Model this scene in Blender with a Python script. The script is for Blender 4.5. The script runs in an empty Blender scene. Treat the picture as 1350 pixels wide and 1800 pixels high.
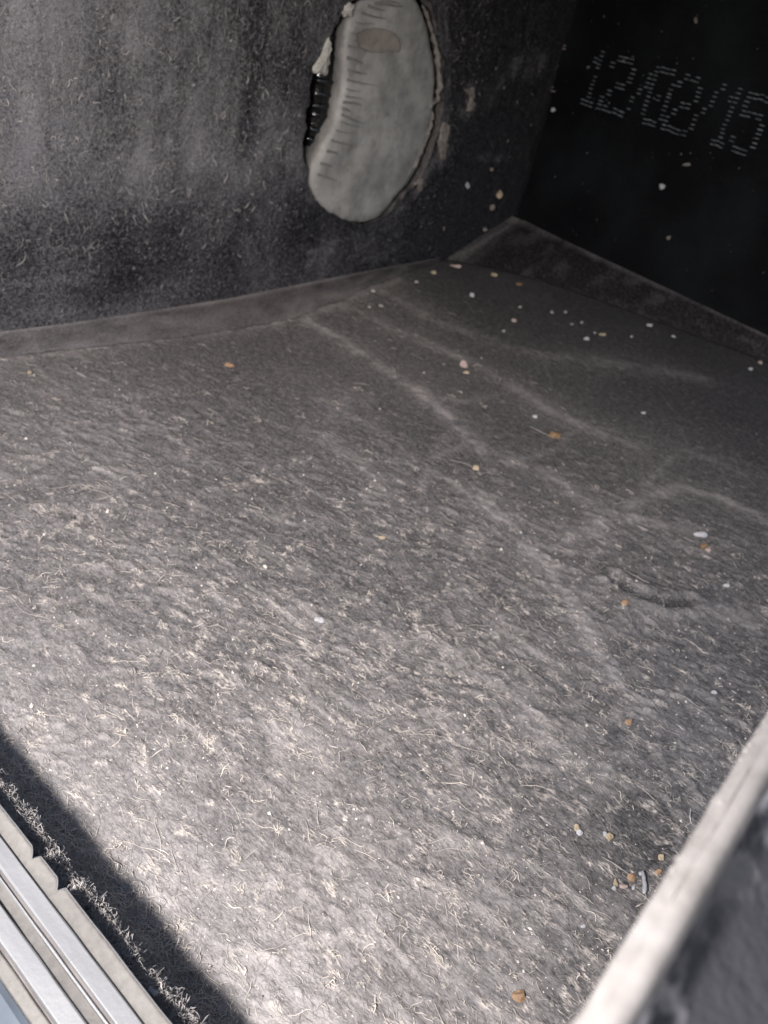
import bpy, bmesh, math
import numpy as np
from mathutils import Matrix, Vector

# ------------------------------------------------------------------ units
# Lengths below are in "box units": 1 unit = 10 cm (height of the lens over the box floor).
S = 0.1
sc = bpy.context.scene
col = sc.collection

# ------------------------------------------------------------------ camera
RIGHT = np.array((0.64517646, -0.73862916, 0.19538245))
DOWN = np.array((-0.32897964, -0.49936962, -0.80150008))
FWD = np.array((0.68957939, 0.45283213, -0.56517548))
EYE = np.array((0.0, 0.0, 1.0))
FPX = 1400.0                                   # focal length over a frame 1350 wide
cam_d = bpy.data.cameras.new("camera")
cam = bpy.data.objects.new("camera", cam_d)
col.objects.link(cam)
m = Matrix.Identity(4)
for i in range(3):
    m[i][0], m[i][1], m[i][2] = RIGHT[i], -DOWN[i], -FWD[i]
    m[i][3] = EYE[i] * S
cam.matrix_world = m
cam_d.sensor_fit = 'HORIZONTAL'
cam_d.sensor_width = 36.0
cam_d.lens = 36.0 * FPX / 1350.0
cam_d.clip_start = 0.002
cam_d.clip_end = 100.0
cam_d.dof.use_dof = True
cam_d.dof.focus_distance = 0.98 * S
cam_d.dof.aperture_fstop = 76.0
sc.camera = cam

# ------------------------------------------------------------------ world, light, exposure
w = bpy.data.worlds.new("World")
sc.world = w
w.use_nodes = True
nt = w.node_tree
bg = nt.nodes["Background"]
sky = nt.nodes.new("ShaderNodeTexSky")
sky.sky_type = 'NISHITA'
sky.sun_disc = False
sky.sun_elevation = math.radians(42)
sky.sun_rotation = math.radians(250)
sky.dust_density = 2.8
sky.ozone_density = 0.9
nt.links.new(sky.outputs[0], bg.inputs[0])
bg.inputs[1].default_value = 0.15

# the phone's own torch, a few centimetres to the left of the lens: the lit lamp of the photo
ld = bpy.data.lights.new("phone_torch", 'AREA')
ld.shape = 'DISK'
ld.size = 0.09 * S
ld.energy = 0.285
ld.color = (1.0, 0.955, 0.95)
lamp = bpy.data.objects.new("phone_torch", ld)
col.objects.link(lamp)
LP = Vector((-0.22, 0.22, 0.96))
aim = Vector((1.0, 0.95, 0.1)) - LP
lamp.location = LP * S
lamp.rotation_euler = aim.to_track_quat('-Z', 'Y').to_euler()

sc.view_settings.view_transform = 'Standard'
sc.view_settings.look = 'None'
sc.view_settings.exposure = 0.5
sc.view_settings.gamma = 1.0

# ------------------------------------------------------------------ helpers
rng = np.random.default_rng(7)


def ray(u, v):
    return RIGHT * ((u - 675.0) / FPX) + DOWN * ((v - 900.0) / FPX) + FWD


def hit(u, v, ax=2, val=0.0):
    d = ray(u, v)
    t = (val - EYE[ax]) / d[ax]
    return EYE + t * d


def depth(p):
    return float(np.dot(FWD, np.asarray(p) - EYE))


_lat = np.random.default_rng(11).random((256, 256))


def vnoise(x, y):
    xi = np.floor(x).astype(int)
    yi = np.floor(y).astype(int)
    fx = x - xi
    fy = y - yi
    fx = fx * fx * fx * (fx * (fx * 6 - 15) + 10)
    fy = fy * fy * fy * (fy * (fy * 6 - 15) + 10)
    a = _lat[xi & 255, yi & 255]
    b = _lat[(xi + 1) & 255, yi & 255]
    c = _lat[xi & 255, (yi + 1) & 255]
    d = _lat[(xi + 1) & 255, (yi + 1) & 255]
    return (a * (1 - fx) + b * fx) * (1 - fy) + (c * (1 - fx) + d * fx) * fy


def fbm(x, y, octv=4, seed=0.0):
    s = 0
    a = 1.0
    n = 0
    for k in range(octv):
        c, q = math.cos(0.5 * k + seed), math.sin(0.5 * k + seed)
        s = s + a * (vnoise(c * x - q * y + 17.3 * k + seed * 31, q * x + c * y + 9.1 * k - seed * 13) - 0.5) * 2
        n += a
        a *= 0.5
        x = x * 2.03
        y = y * 2.03
    return s / n


def ridged(x, y, octv=3, seed=0.0):
    s = 0
    a = 1.0
    n = 0
    for k in range(octv):
        s = s + a * (1 - np.abs(vnoise(x + 5.3 * k + seed, y - 3.7 * k + seed * 2) - 0.5) * 2) ** 2
        n += a
        a *= 0.5
        x = x * 2.1
        y = y * 2.1
    return s / n


def sstep(a, b, x):
    t = np.clip((x - a) / (b - a), 0, 1)
    return t * t * (3 - 2 * t)


def link(ob, parent=None):
    col.objects.link(ob)
    if parent is not None:
        ob.parent = parent
    return ob


def mesh_np(name, V, F, mat, parent=None, smooth=True, attrs=None):
    """V (N,3) in box units, F (M,k) indices."""
    V = np.asarray(V, dtype=np.float32) * S
    F = np.asarray(F, dtype=np.int32)
    me = bpy.data.meshes.new(name)
    me.vertices.add(len(V))
    me.vertices.foreach_set("co", V.ravel())
    k = F.shape[1]
    me.loops.add(F.size)
    me.loops.foreach_set("vertex_index", F.ravel())
    me.polygons.add(len(F))
    me.polygons.foreach_set("loop_start", np.arange(0, F.size, k, dtype=np.int32))
    me.update(calc_edges=True)
    me.validate()
    me.polygons.foreach_set("use_smooth", np.full(len(me.polygons), smooth))
    for an, av in (attrs or {}).items():
        at = me.attributes.new(an, 'FLOAT', 'POINT')
        at.data.foreach_set("value", np.asarray(av, dtype=np.float32))
    me.materials.append(mat)
    ob = bpy.data.objects.new(name, me)
    return link(ob, parent)


def mesh_py(name, V, F, mat, parent=None, smooth=False):
    me = bpy.data.meshes.new(name)
    me.from_pydata([tuple(float(c) * S for c in v) for v in V], [], [tuple(f) for f in F])
    me.update()
    if smooth:
        me.polygons.foreach_set("use_smooth", [True] * len(me.polygons))
    me.materials.append(mat)
    return link(bpy.data.objects.new(name, me), parent)


def grid_faces(nx, ny):
    i = np.arange(nx - 1)[:, None]
    j = np.arange(ny - 1)[None, :]
    a = i * ny + j
    return np.stack([a, a + ny, a + ny + 1, a + 1], -1).reshape(-1, 4)


def thing(name, label, cat, loc=(0, 0, 0), group=None):
    o = bpy.data.objects.new(name, None)
    o.empty_display_size = 0.01
    link(o)
    o["label"] = label
    o["category"] = cat
    if group:
        o["group"] = group
    return o


def tag(o, label, cat, group=None):
    o["label"] = label
    o["category"] = cat
    if group:
        o["group"] = group
    return o


# ------------------------------------------------------------------ materials
class Mat:
    def __init__(self, name, rough=0.8, spec=0.3):
        self.m = bpy.data.materials.new(name)
        self.m.use_nodes = True
        self.nt = self.m.node_tree
        self.b = self.nt.nodes["Principled BSDF"]
        self.b.inputs["Roughness"].default_value = rough
        self.b.inputs["Specular IOR Level"].default_value = spec
        self.tc = self.nt.nodes.new("ShaderNodeTexCoord")

    def n(self, t, **kw):
        nd = self.nt.nodes.new(t)
        for k, v in kw.items():
            setattr(nd, k, v)
        return nd

    def l(self, a, b):
        self.nt.links.new(a, b)

    def mapped(self, scale=(1, 1, 1), rot=(0, 0, 0)):
        mp = self.n("ShaderNodeMapping")
        mp.inputs["Scale"].default_value = scale
        mp.inputs["Rotation"].default_value = rot
        self.l(self.tc.outputs["Object"], mp.inputs["Vector"])
        return mp.outputs[0]

    def noise(self, scale, detail=4, rough=0.6, vec=None):
        nd = self.n("ShaderNodeTexNoise")
        nd.inputs["Scale"].default_value = scale
        nd.inputs["Detail"].default_value = detail
        nd.inputs["Roughness"].default_value = rough
        self.l(vec if vec is not None else self.tc.outputs["Object"], nd.inputs["Vector"])
        return nd.outputs[0]

    def ramp(self, fac, stops):
        r = self.n("ShaderNodeValToRGB")
        el = r.color_ramp.elements
        while len(el) < len(stops):
            el.new(0.5)
        for e, (p, c) in zip(el, stops):
            e.position = p
            if not isinstance(c, (tuple, list)):
                c = (c, c, c)
            e.color = (*c, 1)
        self.l(fac, r.inputs[0])
        return r.outputs[0]

    def math(self, op, a, b=None, clamp=False):
        nd = self.n("ShaderNodeMath", operation=op, use_clamp=clamp)
        for i, v in enumerate((a, b)):
            if v is None:
                continue
            if isinstance(v, (int, float)):
                nd.inputs[i].default_value = v
            else:
                self.l(v, nd.inputs[i])
        return nd.outputs[0]

    def mix(self, fac, a, b):
        nd = self.n("ShaderNodeMix", data_type='RGBA')
        for i, v in ((0, fac), (6, a), (7, b)):
            if isinstance(v, (int, float)):
                nd.inputs[i].default_value = v
            elif isinstance(v, (tuple, list)):
                nd.inputs[i].default_value = (*v, 1)
            else:
                self.l(v, nd.inputs[i])
        return nd.outputs[2]

    def attr(self, name):
        a = self.n("ShaderNodeAttribute", attribute_name=name)
        return a.outputs["Fac"]

    def color(self, s):
        if isinstance(s, (tuple, list)):
            self.b.inputs["Base Color"].default_value = (*s, 1)
        else:
            self.l(s, self.b.inputs["Base Color"])

    def rough(self, s):
        self.l(s, self.b.inputs["Roughness"])

    def bump(self, h, strength=0.5, dist=0.0005):
        bp = self.n("ShaderNodeBump")
        bp.inputs["Strength"].default_value = strength
        bp.inputs["Distance"].default_value = dist
        self.l(h, bp.inputs["Height"])
        self.l(bp.outputs[0], self.b.inputs["Normal"])


def dusty(name, dark, dust, rough=0.9, fine=1.0, streak=(1, 1, 1), spec=0.12, fleck=None):
    """dark plastic under dust; the mesh attribute 'dust' says how much lies where"""
    M = Mat(name, rough, spec)
    d = M.attr("dust")
    n1 = M.noise(3600, 4, 0.7, M.mapped(streak))
    n2 = M.noise(1100, 5, 0.65, M.mapped(streak))
    f = M.math('ADD', d, M.math('MULTIPLY', M.math('SUBTRACT', n1, 0.5), 1.5 * fine))
    f = M.math('ADD', f, M.math('MULTIPLY', M.math('SUBTRACT', n2, 0.5), 0.75 * fine), True)
    hue = M.noise(120, 2)
    dc = M.mix(hue, dust, (dust[0] * 0.9, dust[1] * 0.93, dust[2] * 0.98))
    c = M.mix(f, dark, dc)
    h = M.math('ADD', n1, M.math('MULTIPLY', n2, 1.6))
    if fleck:
        # thin crooked crests of matted dust, more of them where 'fleck' is high
        fd = M.attr("fleck")
        tot = None
        for sc_, th, k in ((520, 0.84, 1.0), (1150, 0.82, 0.9)):
            r = M.noise(sc_, 3, 0.62, M.mapped((1.0, 0.36, 1.0), (0, 0, 0.26 - 0.12 * k)))
            r = M.math('SUBTRACT', 1.0, M.math('MULTIPLY', M.math('ABSOLUTE', M.math('SUBTRACT', r, 0.5)), 5.0))
            r = M.math('ADD', r, M.math('MULTIPLY', M.math('SUBTRACT', n1, 0.5), 0.7))
            r = M.math('MULTIPLY', M.math('SUBTRACT', r, th - 0.22), 2.4, True)
            patch = M.math('MULTIPLY', M.math('SUBTRACT', M.noise(sc_ * 0.62, 3, 0.6, M.mapped((1.0, 0.7, 1.0))), M.math('SUBTRACT', 0.66, M.math('MULTIPLY', fd, 0.20))), 9.0, True)
            r = M.math('MULTIPLY', M.math('MULTIPLY', r, patch), k)
            tot = r if tot is None else M.math('MAXIMUM', tot, r)
        tot = M.math('MULTIPLY', tot, M.math('MULTIPLY', fd, 2.5, True))
        c = M.mix(tot, c, fleck)
        h = M.math('ADD', h, M.math('MULTIPLY', tot, 2.2))
    M.color(c)
    M.bump(h, 0.75, 0.00016)
    return M.m


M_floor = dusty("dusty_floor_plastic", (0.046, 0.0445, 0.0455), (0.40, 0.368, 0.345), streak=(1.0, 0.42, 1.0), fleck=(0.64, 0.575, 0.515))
M_wall = dusty("dusty_wall_plastic", (0.0075, 0.0072, 0.0092), (0.31, 0.292, 0.292), rough=0.7, fine=1.35)
M_end = dusty("black_wall_plastic", (0.0026, 0.0025, 0.0034), (0.09, 0.125, 0.125), rough=0.6, fine=0.10, spec=0.06)
M_strip = dusty("dusty_strip_plastic", (0.0065, 0.006, 0.0068), (0.30, 0.275, 0.265), rough=0.85, fine=0.9)


def plain(name, c, rough=0.8, var=0.25, scale=900, spec=0.3, bump=0.4):
    M = Mat(name, rough, spec)
    n = M.noise(scale, 4, 0.6)
    M.color(M.mix(M.ramp(n, [(0.3, 0.0), (0.7, 1.0)]), tuple(k * (1 - var) for k in c), tuple(min(1, k * (1 + var)) for k in c)))
    if bump:
        M.bump(n, bump, 0.0003)
    return M.m


M_fibre = plain("dust_fibre", (0.60, 0.545, 0.485), 0.95, 0.25, 300, 0.1, 0)
M_nap = plain("felt_nap_fibre", (0.22, 0.205, 0.195), 0.95, 0.3, 300, 0.1, 0)
M_fibre_grey = plain("grey_fibre", (0.42, 0.39, 0.365), 0.95, 0.25, 300, 0.1, 0)
M_wlint = plain("wall_lint", (0.33, 0.31, 0.295), 0.95, 0.3, 300, 0.1, 0)
M_crumb = plain("dust_crumb", (0.60, 0.55, 0.50), 0.95, 0.25, 300, 0.1, 0)
M_dull = plain("dull_crumb", (0.27, 0.25, 0.235), 0.9, 0.3, 900)
M_orange = plain("orange_grain", (0.27, 0.175, 0.105), 0.6, 0.35, 1500)
M_tan = plain("tan_grain", (0.31, 0.25, 0.17), 0.6, 0.35, 1500)
M_brown = plain("brown_grain", (0.17, 0.11, 0.06), 0.6, 0.35, 1500)
M_pink = plain("pink_grain", (0.32, 0.25, 0.225), 0.6, 0.2, 1500)
M_white = plain("white_grain", (0.33, 0.33, 0.34), 0.45, 0.1, 1500)
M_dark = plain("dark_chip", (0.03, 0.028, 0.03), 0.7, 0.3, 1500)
M_straw = plain("straw", (0.55, 0.46, 0.24), 0.7, 0.2, 800)
M_print = plain("date_ink", (0.165, 0.182, 0.205), 0.6, 0.55, 260, 0.3, 0)
M_mud = plain("dried_mud", (0.17, 0.15, 0.135), 0.95, 0.35, 700, 0.1, 0.8)
M_shell = plain("outer_plastic", (0.008, 0.008, 0.009), 0.8, 0.3, 300, 0.05)
M_flake = plain("pale_flake", (0.34, 0.325, 0.295), 0.8, 0.2, 500)

Mg = Mat("glossy_black_rubber", 0.08, 0.6)
Mg.color((0.006, 0.006, 0.007))
Mg.bump(Mg.noise(600, 3), 0.5, 0.0004)
M_gloss = Mg.m

# ------------------------------------------------------------------ the box
yA, xB = 1.867, 3.316            # inner faces of the side wall and of the end wall
Y0, X0 = -0.35, 0.17             # near ends of the floor
box = thing("plastic_box", "black plastic box seen from inside, grey dust over its floor and dark walls", "box")

# floor: one sheet of real relief ------------------------------------------------
nx = 640
tx = np.linspace(0, 1, nx)
xs = X0 + (xB + 0.02 - X0) * (0.42 * tx + 0.58 * tx ** 1.9)
ny = 720
ty = np.linspace(0, 1, ny)
ys = Y0 + (yA + 0.02 - Y0) * ty
GX, GY = np.meshgrid(xs, ys, indexing='ij')


def seg_dist(x, y, pts):
    best = np.full(np.shape(x), 9.0)
    for (ax, ay), (bx, by) in zip(pts[:-1], pts[1:]):
        dx, dy = bx - ax, by - ay
        t = np.clip(((x - ax) * dx + (y - ay) * dy) / (dx * dx + dy * dy), 0, 1)
        best = np.minimum(best, np.hypot(x - ax - t * dx, y - ay - t * dy))
    return best


# pale lines of swept dust, as they lie on the floor: (points seen in the photo, half width, strength)
LINES = [
    ([(540, 565), (640, 625), (740, 690), (800, 745), (850, 790), (905, 812), (965, 835)], 0.030, 0.8),
    ([(690, 815), (770, 800), (830, 775)], 0.022, 0.5),
    ([(560, 520), (690, 575), (790, 620), (860, 650), (930, 700), (1010, 740), (1100, 780)], 0.040, 0.55),
    ([(640, 500), (760, 560), (860, 600), (960, 625), (1090, 640), (1230, 665)], 0.040, 0.5),
    ([(960, 965), (1020, 940), (1075, 905), (1130, 880), (1195, 858), (1260, 875), (1350, 912)], 0.024, 0.6),
    ([(960, 835), (1020, 870), (1075, 905), (1140, 918), (1215, 938)], 0.024, 0.7),
    ([(850, 880), (905, 940), (960, 1000), (1000, 1060), (1035, 1120), (1075, 1185), (1110, 1250)], 0.026, 0.85),
    ([(690, 1120), (780, 1160), (860, 1210), (940, 1270), (1010, 1330), (1060, 1370)], 0.035, 0.5),
    ([(620, 690), (560, 760), (640, 820), (720, 900), (820, 950)], 0.035, 0.3),
    ([(1060, 1110), (1120, 1085), (1220, 1075), (1300, 1090)], 0.03, 0.35),
    ([(420, 577), (520, 562), (600, 530), (700, 490)], 0.03, 0.5),
    ([(0, 628), (150, 612), (300, 592), (420, 578)], 0.03, 0.5),
    ([(1100, 1190), (1160, 1260), (1240, 1330)], 0.03, 0.3),
    ([(740, 690), (830, 700), (900, 690), (960, 700)], 0.014, 0.35),
    ([(905, 812), (960, 800), (1020, 760)], 0.014, 0.4),
    ([(1130, 880), (1150, 840), (1185, 800)], 0.014, 0.4),
    ([(800, 745), (760, 800), (740, 860), (760, 930)], 0.016, 0.35),
    ([(1000, 1060), (1060, 1030), (1110, 1000)], 0.014, 0.4),
    ([(560, 700), (640, 740), (720, 800), (800, 850), (870, 900)], 0.022, 0.4),
    ([(1010, 740), (1100, 760), (1200, 790), (1300, 830)], 0.02, 0.3),
    ([(880, 1100), (950, 1160), (1000, 1230), (1030, 1300)], 0.02, 0.35),
]
CREASE = [[(1085, 1030), (1130, 1050), (1175, 1062), (1205, 1062)]]
rng2 = np.random.default_rng(5)


def floor_fields(x, y):
    """height and dust cover of the floor, lamp falloff painted into the cover"""
    # warped coordinates, wrinkles run mostly along y (parallel to the sill)
    wx = x + 0.03 * fbm(x * 6, y * 6, 3, 1.0)
    wy = y + 0.05 * fbm(x * 5, y * 5, 3, 2.0)
    a = 0.30
    u = math.cos(a) * wx + math.sin(a) * wy      # across the wrinkles
    v = -math.sin(a) * wx + math.cos(a) * wy     # along
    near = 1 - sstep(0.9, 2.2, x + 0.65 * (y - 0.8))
    big = fbm(x * 2.2, y * 2.2, 3, 3.0)
    wr = ridged(u * 13, v * 5.0, 3, 0.0)
    wr2 = ridged(u * 34, v * 13, 2, 4.0)
    lump = np.clip(fbm(u * 20, v * 11, 3, 5.0), 0, 1)
    fine = fbm(u * 75, v * 34, 3, 6.0)
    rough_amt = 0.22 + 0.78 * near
    corner = np.exp(-((x - 0.55) ** 2 + (y - 0.1) ** 2) / 0.16)
    patch = np.clip(0.85 + 0.5 * fbm(x * 7, y * 7, 3, 15.0), 0.3, 1.3)
    fl1 = np.clip(fbm(u * 52, v * 24, 3, 7.0) - 0.10, 0, 1) * patch
    fl2 = np.clip(fbm(u * 105, v * 50, 2, 17.0) - 0.12, 0, 1) * patch
    fleck = fl1 + 0.5 * fl2
    h = 0.004 * big + rough_amt * (0.0010 * wr ** 2 + 0.0012 * wr2 + (0.001 + 0.006 * corner) * lump ** 1.5 + 0.0016 * fine + 0.0062 * fl1 + 0.0050 * fl2)
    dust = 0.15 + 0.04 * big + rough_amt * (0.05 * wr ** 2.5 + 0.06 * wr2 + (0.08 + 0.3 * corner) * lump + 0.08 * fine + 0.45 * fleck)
    fk = rough_amt ** 1.5 * (0.46 + 0.22 * fbm(x * 4, y * 4, 3, 16.0) + 0.15 * corner)
    # swept lines
    jx = x + 0.02 * fbm(x * 9, y * 9, 3, 8.0)
    jy = y + 0.02 * fbm(x * 9, y * 9, 3, 9.0)
    sd = np.zeros_like(x)
    for pts, wd, st in LINES:
        P = [tuple(hit(*p)[:2]) for p in pts]
        dd = seg_dist(jx, jy, P)
        g = 0.75 * np.exp(-(dd / (wd * 0.75)) ** 2) * st + 0.30 * st * np.exp(-(dd / (wd * 2.6)) ** 2)
        sd = np.maximum(sd, g)
    sd = sd * np.clip(0.72 + 0.55 * fbm(x * 14, y * 14, 3, 12.0) + 0.6 * fbm(x * 60, y * 45, 3, 18.0), 0.1, 1.4)
    h = h + 0.0022 * sd
    dust = dust + 0.56 * sd
    for pts in CREASE:
        P = [tuple(hit(*p)[:2]) for p in pts]
        dd = seg_dist(jx, jy, P)
        h = h - 0.012 * np.exp(-(dd / 0.014) ** 2) + 0.008 * np.exp(-((dd - 0.03) / 0.02) ** 2)
        dust = dust - 0.5 * np.exp(-(dd / 0.012) ** 2)
    # bare print where something lay, near the cut panel
    px, py = hit(1092, 1478)[:2]
    rr = np.hypot((jx - px) / 0.105, (jy - py) / 0.055)
    inside = 1 - sstep(0.8, 1.05, rr)
    ex, ey_ = hit(1138, 1462)[:2] - np.array((px, py))
    en = math.hypot(ex / 0.105, ey_ / 0.055)
    cosd = ((jx - px) / 0.105 * ex / 0.105 + (jy - py) / 0.055 * ey_ / 0.055) / (en * np.maximum(rr, 1e-3))
    edge = np.exp(-((rr - 1.0) / 0.12) ** 2) * sstep(0.0, 0.8, cosd)
    inside = inside * (0.45 + 0.55 * sstep(-0.6, 0.5, cosd * np.minimum(rr, 1)))
    h = h * (1 - 0.7 * inside) - 0.004 * inside + 0.004 * np.exp(-((rr - 1.25) / 0.2) ** 2) * sstep(0.0, 0.8, cosd)
    dust = dust * (1 - 0.6 * inside) - 0.25 * edge
    # broad variation, thinner cover towards the end wall
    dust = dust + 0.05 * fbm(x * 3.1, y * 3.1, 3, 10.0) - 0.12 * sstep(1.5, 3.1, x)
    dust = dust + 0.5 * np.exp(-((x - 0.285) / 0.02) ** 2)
    # loose fluff packed against the sill
    fl = np.exp(-((x - 0.285) / 0.018) ** 2) * (0.5 + 0.8 * vnoise(x * 30, y * 40))
    h = h + 0.018 * fl
    bare = 1 - sstep(0.250, 0.268, x + 0.012 * fbm(x * 30, y * 30, 2, 13.0))
    dust = dust * (1 - 0.9 * bare)
    # paler by the sill: denser dust, plus lamp falloff painted into the cover
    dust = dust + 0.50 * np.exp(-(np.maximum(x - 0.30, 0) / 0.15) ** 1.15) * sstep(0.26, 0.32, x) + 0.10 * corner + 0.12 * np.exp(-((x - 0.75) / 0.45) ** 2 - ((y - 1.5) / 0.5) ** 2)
    return h, np.clip(dust, 0.0, 0.98), np.clip(fk, 0, 1)


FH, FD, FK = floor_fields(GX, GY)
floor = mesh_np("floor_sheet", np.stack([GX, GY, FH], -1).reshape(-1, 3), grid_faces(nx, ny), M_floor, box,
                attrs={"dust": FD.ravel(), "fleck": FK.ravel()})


def interp(field, x, y):
    i = np.clip(np.searchsorted(xs, x) - 1, 0, nx - 2)
    j = np.clip(((y - ys[0]) / (ys[1] - ys[0])).astype(int), 0, ny - 2)
    fx = (x - xs[i]) / (xs[i + 1] - xs[i])
    fy = (y - ys[j]) / (ys[1] - ys[0])
    return (field[i, j] * (1 - fx) + field[i + 1, j] * fx) * (1 - fy) + (field[i, j + 1] * (1 - fx) + field[i + 1, j + 1] * fx) * fy


def floor_h(x, y):
    return interp(FH, np.atleast_1d(np.asarray(x, float)), np.atleast_1d(np.asarray(y, float)))


# side wall (left in the photo) with its round hole -------------------------------
hole_px = [(630, 0), (600, 25), (585, 60), (566, 100), (550, 130), (540, 200), (535, 240), (537, 280), (545, 330),
           (570, 365), (610, 385), (660, 387), (702, 352), (740, 312), (770, 230), (781, 150), (772, 80), (752, 0)]
HC = np.array((2.25, 0.57))
hp = np.array([hit(u, v, 1, yA)[[0, 2]] for u, v in hole_px] + [(2.2, 0.95), (2.13, 0.92)])
ha = np.arctan2(hp[:, 1] - HC[1], hp[:, 0] - HC[0])
hr = np.hypot(hp[:, 0] - HC[0], hp[:, 1] - HC[1])
o = np.argsort(ha)
NA = 240
ang = np.linspace(-math.pi, math.pi, NA, endpoint=False)
rad = np.interp(ang, np.r_[ha[o] - 2 * math.pi, ha[o], ha[o] + 2 * math.pi], np.r_[hr[o]] .repeat(1).tolist() * 3)
rad = rad + 0.016 * fbm(ang * 9 + 40, ang * 0 + 3.3, 4, 0.3)
WX0, WX1, WZ0, WZ1 = 0.17, xB + 0.02, -0.02, 1.5


def rect_point(a):
    dx, dz = np.cos(a), np.sin(a)
    t = np.full_like(a, 1e9)
    for lo, hi, c, d in ((WX0, WX1, HC[0], dx), (WZ0, WZ1, HC[1], dz)):
        with np.errstate(divide='ignore'):
            t = np.minimum(t, np.where(d > 1e-9, (hi - c) / d, np.where(d < -1e-9, (lo - c) / d, 1e9)))
    return HC[0] + t * dx, HC[1] + t * dz


# put sample angles on the rectangle corners as well
ca = np.array([math.atan2(z - HC[1], x - HC[0]) for x in (WX0, WX1) for z in (WZ0, WZ1)])
ang = np.sort(np.r_[ang, ca])
rad = np.interp(ang, np.linspace(-math.pi, math.pi, NA, endpoint=False), rad)
NA = len(ang)
rx, rz = rect_point(ang)
hx, hz = HC[0] + rad * np.cos(ang), HC[1] + rad * np.sin(ang)
NR = 130
ts = np.linspace(0, 1, NR) ** 1.5
AX = hx[None] + (rx - hx)[None] * ts[:, None]
AZ = hz[None] + (rz - hz)[None] * ts[:, None]


SMUDGE = [([(868, 168), (882, 135), (905, 112), (935, 104), (955, 106)], 0.03, 0.20), ([(905, 130), (935, 135), (950, 118)], 0.03, 0.13),
          ([(840, 279), (870, 276), (912, 272)], 0.010, 0.22), ([(770, 215), (785, 250), (778, 280)], 0.035, 0.30), ([(822, 158), (830, 190), (812, 200)], 0.03, 0.28),
          ([(735, 330), (745, 305), (760, 280)], 0.03, 0.22), ([(545, 442), (580, 432), (612, 422)], 0.012, 0.14), ([(548, 428), (550, 440)], 0.010, 0.14),
          ([(540, 468), (552, 450)], 0.010, 0.14), ([(566, 466), (572, 446), (584, 444)], 0.010, 0.14), ([(590, 458), (606, 440), (596, 438)], 0.010, 0.14),
          ([(28, 0), (40, 160), (34, 330)], 0.035, 0.16), ([(75, 0), (80, 90), (78, 200)], 0.05, 0.16), ([(300, 130), (305, 260)], 0.014, 0.14)]


def wallA_fields(x, z):
    h = 0.006 * fbm(x * 3, z * 3, 3, 20.0) + 0.0035 * fbm(x * 26, z * 22, 3, 21.0) + 0.0016 * fbm(x * 80, z * 70, 2, 22.0)
    lump = np.clip(fbm(x * 30, z * 24, 3, 23.0) - 0.1, 0, 1)
    streak = fbm(x * 16, z * 1.2, 3, 24.0)
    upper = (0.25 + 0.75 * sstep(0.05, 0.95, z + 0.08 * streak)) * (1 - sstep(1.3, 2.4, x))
    dust = 0.06 + 0.24 * upper + 0.14 * upper * streak + 0.22 * np.exp(-((x - 0.95) / 0.35) ** 2) * sstep(0.3, 0.75, z) + 0.16 * np.clip(fbm(x * 11, z * 9, 4, 36.0), -0.3, 1) + 0.35 * lump * upper + 0.10 * fbm(x * 5, z * 5, 3, 25.0)
    # dust band at mid height, and fluff rising from the foot
    dust = dust + 0.18 * np.exp(-((z - 0.42 - 0.03 * streak) / 0.10) ** 2) * (1 - sstep(1.6, 2.2, x))
    dust = dust + 0.10 * (1 - sstep(0.0, 0.14, z)) * (1 - sstep(1.7, 2.4, x))
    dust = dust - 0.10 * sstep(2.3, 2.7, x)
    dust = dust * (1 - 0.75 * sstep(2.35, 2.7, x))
    aa = np.arctan2(z - HC[1], x - HC[0])
    rel = np.hypot(x - HC[0], z - HC[1]) - np.interp(aa, ang, rad)
    right = sstep(-1.4, -0.9, aa) * (1 - sstep(0.9, 1.5, aa))
    band = sstep(0.0, 0.01, rel) * (1 - sstep(0.045, 0.065, rel + 0.02 * fbm(x * 10, z * 10, 3, 27.0)))
    dust = dust + right * band * (0.13 + 0.2 * fbm(x * 18, z * 10, 3, 26.0))
    h = h * sstep(0.0, 0.03, rel)
    jx, jz = x + 0.02 * fbm(x * 12, z * 12, 3, 28.0), z + 0.02 * fbm(x * 12, z * 12, 3, 29.0)
    for px, wd, st in SMUDGE:
        P = [tuple(hit(u, v, 1, yA)[[0, 2]]) for u, v in px]
        dust = dust + st * np.exp(-(seg_dist(jx, jz, P) / wd) ** 2) * (0.8 + 0.8 * fbm(x * 25, z * 25, 2, 33.0))
    return h, np.clip(dust, 0.0, 1)


WH, WD = wallA_fields(AX, AZ)
WH[0] = 0
i = np.arange(NR - 1)[:, None]
j = np.arange(NA)[None]
a_ = i * NA + j
b_ = i * NA + (j + 1) % NA
Fw = np.stack([a_, b_, b_ + NA, a_ + NA], -1).reshape(-1, 4)
side = mesh_np("side_wall", np.stack([AX, yA - WH, AZ], -1).reshape(-1, 3), Fw, M_wall, box, attrs={"dust": WD.ravel()})
# cut edge of the hole: the wall has thickness
depths = np.linspace(0, 0.07, 5)
RV = np.concatenate([np.stack([hx + 0.006 * k * np.cos(ang), np.full(NA, yA + d), hz + 0.006 * k * np.sin(ang)], -1) for k, d in enumerate(depths)])
Fr = []
for k in range(4):
    for q in range(NA):
        Fr.append((k * NA + q, (k + 1) * NA + q, (k + 1) * NA + (q + 1) % NA, k * NA + (q + 1) % NA))
M_cut = plain("cut_plastic_edge", (0.15, 0.138, 0.13), 0.8, 0.4, 700, 0.3, 0.6)
mesh_np("hole_edge", RV, np.array(Fr), M_cut, side)

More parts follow.
